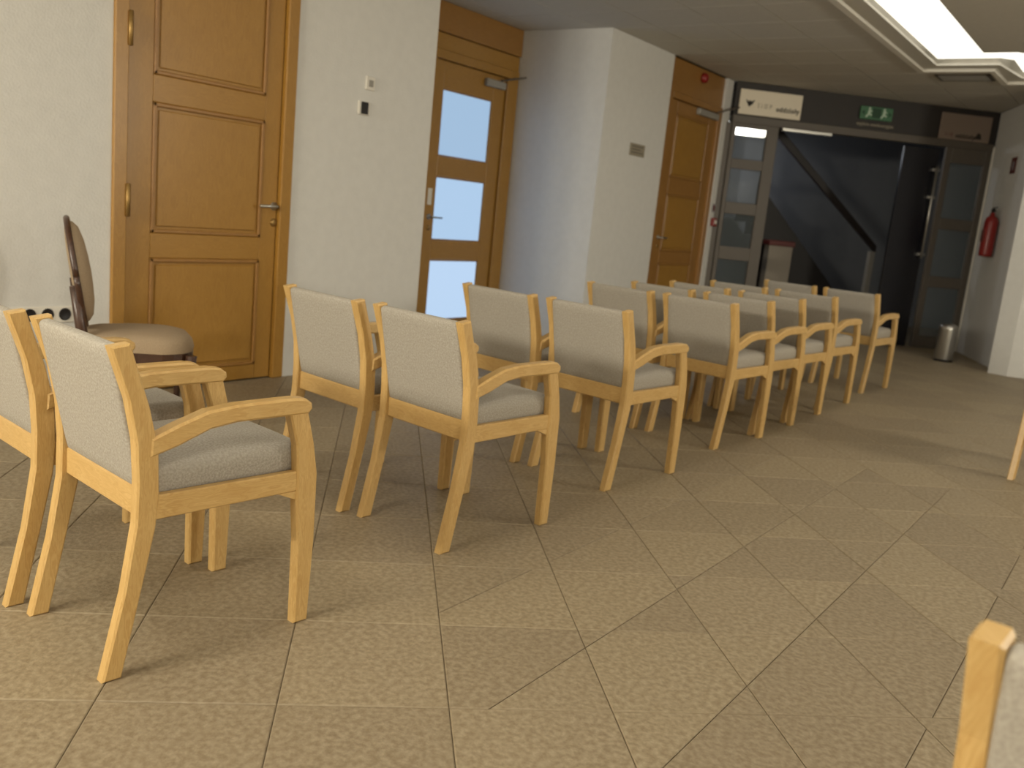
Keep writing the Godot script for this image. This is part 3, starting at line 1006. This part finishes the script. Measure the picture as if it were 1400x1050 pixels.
	o = thing("fire_notice", "small dark red fire notice above the extinguisher", "notice", at.call(Vector2(11.88, -1.8), 2.27), face)
	one_slab("plate", o, M.dark_red, -0.09, 0.09, -0.09, 0.09, 0, 0.006, 0.001)
	st = mb()
	prism(st, PackedVector2Array([Vector2(-0.025, -0.05), Vector2(0.025, -0.05), Vector2(0.03, 0.03), Vector2(0.0, 0.055), Vector2(-0.03, 0.03)]), 0.006, 0.008, 0.0)
	put("symbol", st, M.paper, o)
	o = thing("notice_board", "grey paper notice at the right end of the far right wall", "notice", at.call(Vector2(11.2, -1.35), 1.6), face)
	one_slab("sheet", o, M.paper, -0.2, 0.2, -0.2, 0.2, 0, 0.01, 0.002)
	one_slab("picture", o, M.frame, -0.13, 0.13, -0.05, 0.13, 0.01, 0.012)
	for k in 2:
		one_slab("text_line", o, M.frame, -0.13, 0.1, -0.1 - 0.04 * k, -0.085 - 0.04 * k, 0.01, 0.012)

func build_added_lamps() -> void:  # fittings added out of view for the rear and side fill light
	for k in 5:
		var at := Vector3(-4.2, 2.2, -3.5 + 1.1 * k) if k < 2 else Vector3(-1.6 + 3.9 * (k - 2), 2.1, 4.0)
		var o := thing("added_wall_lamp", ["unseen lamp added on the back wall nearer the corner with the long wall", "unseen lamp added on the back wall second from the corner", "unseen lamp added on the side wall behind the camera", "unseen lamp added in the middle of the side wall", "unseen lamp added at the far end of the side wall"][k], "lamp", at, PI / 2 if k < 2 else PI, "added unseen lamps behind the camera")
		one_slab("bracket", o, M.steel, -0.3, 0.3, -0.12, 0.12, 0.0, 0.04, 0.006)
		one_slab("shade", o, M.added_lamp_front, -0.45, 0.45, -0.2, 0.2, 0.04, 0.15, 0.02)

# ---------------------------------------------------------------- chairs
func P(a: Array) -> PackedVector2Array:
	var p := PackedVector2Array()
	for i in range(0, a.size(), 2):
		p.append(Vector2(a[i], a[i + 1]))
	return p

func armchair() -> Node3D:
	# faces +x; origin on the floor under its middle
	var o := thing("armchair", "pale beech armchair with a cream fabric back", "chair")
	var dx := -0.27
	var th := 0.036
	for s in [-1, 1]:
		var z: float = s * 0.222
		var t := Transform3D(Basis.IDENTITY, Vector3(dx, 0, z))
		var st := mb()
		prism(st, P([-0.02, 0.0, 0.028, 0.0, 0.075, 0.22, 0.106, 0.37, 0.114, 0.45, 0.110, 0.57, 0.085, 0.68, 0.035, 0.835, -0.012, 0.828, 0.032, 0.70, 0.052, 0.60, 0.058, 0.5, 0.056, 0.39, 0.03, 0.22]), -th / 2, th / 2, 0.005, t, 1)
		put("rear_leg", st, M.beech, o)
		st = mb()
		prism(st, P([0.525, 0.0, 0.572, 0.0, 0.580, 0.25, 0.578, 0.44, 0.562, 0.53, 0.535, 0.632, 0.478, 0.622, 0.505, 0.53, 0.512, 0.44, 0.512, 0.37, 0.522, 0.25]), -th / 2, th / 2, 0.005, t, 1)
		put("front_leg", st, M.beech, o)
		st = mb()
		prism(st, P([0.085, 0.553, 0.16, 0.575, 0.245, 0.608, 0.32, 0.618, 0.478, 0.618, 0.536, 0.618, 0.548, 0.632, 0.545, 0.648, 0.525, 0.662, 0.49, 0.666, 0.32, 0.664, 0.235, 0.655, 0.16, 0.63, 0.088, 0.602]), -0.022, 0.022, 0.006, t, 0)
		put("arm", st, M.beech, o)
		st = mb()
		prism(st, P([0.09, 0.392, 0.515, 0.398, 0.515, 0.455, 0.09, 0.455]), -0.012, 0.012, 0.003, t, 0)
		prism(st, P([0.455, 0.398, 0.515, 0.372, 0.515, 0.398]), -0.012, 0.012, 0.001, t, 0)
		put("side_rail", st, M.beech, o)
	var st2 := mb()
	box(st2, Vector3(dx + 0.085, 0.435, 0), Vector3(0.026, 0.075, 0.41), 0.004, 2)
	put("rear_rail", st2, M.beech, o)
	st2 = mb()
	box(st2, Vector3(dx + 0.535, 0.42, 0), Vector3(0.026, 0.06, 0.41), 0.004, 2)
	put("front_rail", st2, M.beech, o)
	# seat
	st2 = mb(true)
	cushion(st2, Vector3(0.47, 0.085, 0.412), 0.03, 0.022, Transform3D(Basis(Vector3.BACK, 0.015), Vector3(dx + 0.335, 0.478, 0)), 12)
	put("seat_cushion", st2, M.fabric, o)
	# back panel between the posts, sloping with them
	st2 = mb(true)
	var bx := Basis(Vector3.BACK, PI / 2 + 0.215) # local y becomes the thickness towards +x reversed below
	var up := Vector3(-0.213, 0.977, 0).normalized()
	var fwd := Vector3(0.977, 0.213, 0).normalized()
	bx = Basis(up, fwd, up.cross(fwd))
	cushion(st2, Vector3(0.365, 0.036, 0.414), 0.014, 0.018, Transform3D(bx, Vector3(dx + 0.052, 0.648, 0)), 10)
	put("back_panel", st2, M.fabric, o)
	return o

func place_chair(proto: Node3D, first: bool, rr: Vector2, turn: float, label: String, group: String) -> void:
	var o := proto
	if not first:
		o = proto.duplicate()
		o.name = numbered("armchair")
		add_child(o, true)
	var f := Vector2(cos(turn), -sin(turn))
	var r := Vector2(sin(turn), cos(turn))
	var c := rr + f * 0.27 - r * 0.222
	o.position = Vector3(c.x, 0, c.y)
	o.rotation.y = turn
	o.set_meta("label", label)
	o.set_meta("category", "chair")
	o.set_meta("group", group)

func build_chairs() -> void:
	var proto := armchair()
	var g := "beech armchairs in rows along the corridor"
	var order := ["first", "second", "third", "fourth", "fifth", "sixth", "seventh", "eighth"]
	var xs := [1.14, 2.40, 3.56, 4.79, 5.36, 5.94, 6.66, 7.84]
	var t := deg_to_rad(-6.5)
	for k in 8:
		place_chair(proto, k == 0, Vector2(xs[k], -1.91), t, "beech armchair with cream back, aisle seat of the %s row counted from the camera" % order[k], g)
		place_chair(proto, false, Vector2(xs[k] + 0.03, -2.447), t, "beech armchair with cream back, one seat in from the aisle in the %s row" % order[k], g)
	place_chair(proto, false, Vector2(0.985, 0.36), t, "beech armchair cut off by the bottom right corner of the picture", g)
	place_chair(proto, false, Vector2(5.7, -0.07), t, "beech armchair of which one leg shows at the right edge of the picture", g)

func build_medallion_chair() -> void:
	var yaw := -0.5
	var o := thing("medallion_chair", "dark wooden chair with a cream oval back and padded seat by the first door", "chair", Vector3(2.46, 0, -3.93), yaw)
	# legs
	for s in [-1, 1]:
		var st := mb(true)
		tube(st, [Vector3(0.21, 0.0, s * 0.2), Vector3(0.22, 0.2, s * 0.205), Vector3(0.235, 0.40, s * 0.21)], [0.013, 0.018, 0.026], 12)
		put("front_leg", st, M.walnut, o)
		st = mb(true)
		tube(st, [Vector3(-0.29, 0.0, s * 0.17), Vector3(-0.25, 0.2, s * 0.17), Vector3(-0.215, 0.40, s * 0.17), Vector3(-0.235, 0.52, s * 0.165), Vector3(-0.262, 0.70, s * 0.175)], [0.014, 0.018, 0.024, 0.024, 0.021], 12)
		put("rear_leg", st, M.walnut, o)
	# seat: rounded front outline
	var rim := PackedVector2Array()
	for k in 28:
		var a := TAU * k / 28.0
		var c := cos(a)
		var s2 := sin(a)
		var w := 0.25 if c > 0.0 else 0.22
		rim.append(Vector2(sign(c) * pow(abs(c), 0.62) * 0.26, sign(s2) * pow(abs(s2), 0.62) * w))
	var st3 := mb()
	prism(st3, rim, 0.355, 0.415, 0.006, Transform3D(Basis(Vector3.RIGHT, -PI / 2), Vector3.ZERO), 0)
	put("seat_rail", st3, M.walnut, o)
	st3 = mb(true)
	var layers := [[0.40, 0.99], [0.43, 1.01], [0.455, 0.99], [0.475, 0.92], [0.487, 0.75], [0.493, 0.45]]
	for k in layers.size() - 1:
		for i in 28:
			var j := (i + 1) % 28
			var l0: Array = layers[k]
			var l1: Array = layers[k + 1]
			quad(st3, Vector3(rim[i].x * l0[1], l0[0], -rim[i].y * l0[1]), Vector3(rim[j].x * l0[1], l0[0], -rim[j].y * l0[1]), Vector3(rim[j].x * l1[1], l1[0], -rim[j].y * l1[1]), Vector3(rim[i].x * l1[1], l1[0], -rim[i].y * l1[1]), 0, Transform3D.IDENTITY)
	for i in 28:
		var j := (i + 1) % 28
		tri(st3, Vector3(0, 0.495, 0), Vector3(rim[i].x * 0.45, 0.493, -rim[i].y * 0.45), Vector3(rim[j].x * 0.45, 0.493, -rim[j].y * 0.45), 0, Transform3D.IDENTITY)
	put("seat_cushion", st3, M.cream, o)
	# oval back, leaning; local frame: across z, up the lean, thickness towards the front
	var lean := 0.17
	var up := Vector3(-sin(lean), cos(lean), 0)
	var fw := Vector3(cos(lean), sin(lean), 0)
	var ctr := Vector3(-0.255, 0.745, 0)
	st3 = mb(true)
	var pts := []
	var rad := []
	for k in 41:
		var a := TAU * k / 40.0
		pts.append(ctr + up * (0.245 * sin(a)) + Vector3(0, 0, 0.205 * cos(a)))
		rad.append(0.014)
	tube(st3, pts, rad, 10)
	put("back_frame", st3, M.walnut, o)
	st3 = mb(true)
	var nn := 36
	for side in [1.0, -1.0]:
		var lv := [[1.0, 0.0], [0.97, 0.022], [0.86, 0.042], [0.6, 0.056], [0.3, 0.062]]
		var dep: float = 1.0 if side > 0.0 else 0.4
		for k in lv.size():
			for i in nn:
				var a0 := TAU * i / nn
				var a1 := TAU * (i + 1) / nn
				var pa := func(l: Array, a: float) -> Vector3:
					return ctr + up * (0.235 * l[0] * sin(a)) + Vector3(0, 0, 0.195 * l[0] * cos(a)) + fw * (side * dep * l[1])
				if k < lv.size() - 1:
					side_quad(st3, pa.call(lv[k], a0), pa.call(lv[k], a1), pa.call(lv[k + 1], a1), pa.call(lv[k + 1], a0), fw * side)
				else:
					var A: Vector3 = pa.call(lv[k], a0)
					var B: Vector3 = pa.call(lv[k], a1)
					var C: Vector3 = ctr + fw * side * dep * 0.064
					if (B - A).cross(C - A).dot(fw * side) > 0.0:
						tri(st3, A, B, C, 1, Transform3D.IDENTITY)
					else:
						tri(st3, A, C, B, 1, Transform3D.IDENTITY)
	put("back_pad", st3, M.cream, o)
	st3 = mb()
	box(st3, Vector3(-0.232, 0.54, 0), Vector3(0.03, 0.045, 0.27), 0.008, 2)
	put("back_bracket", st3, M.walnut, o)
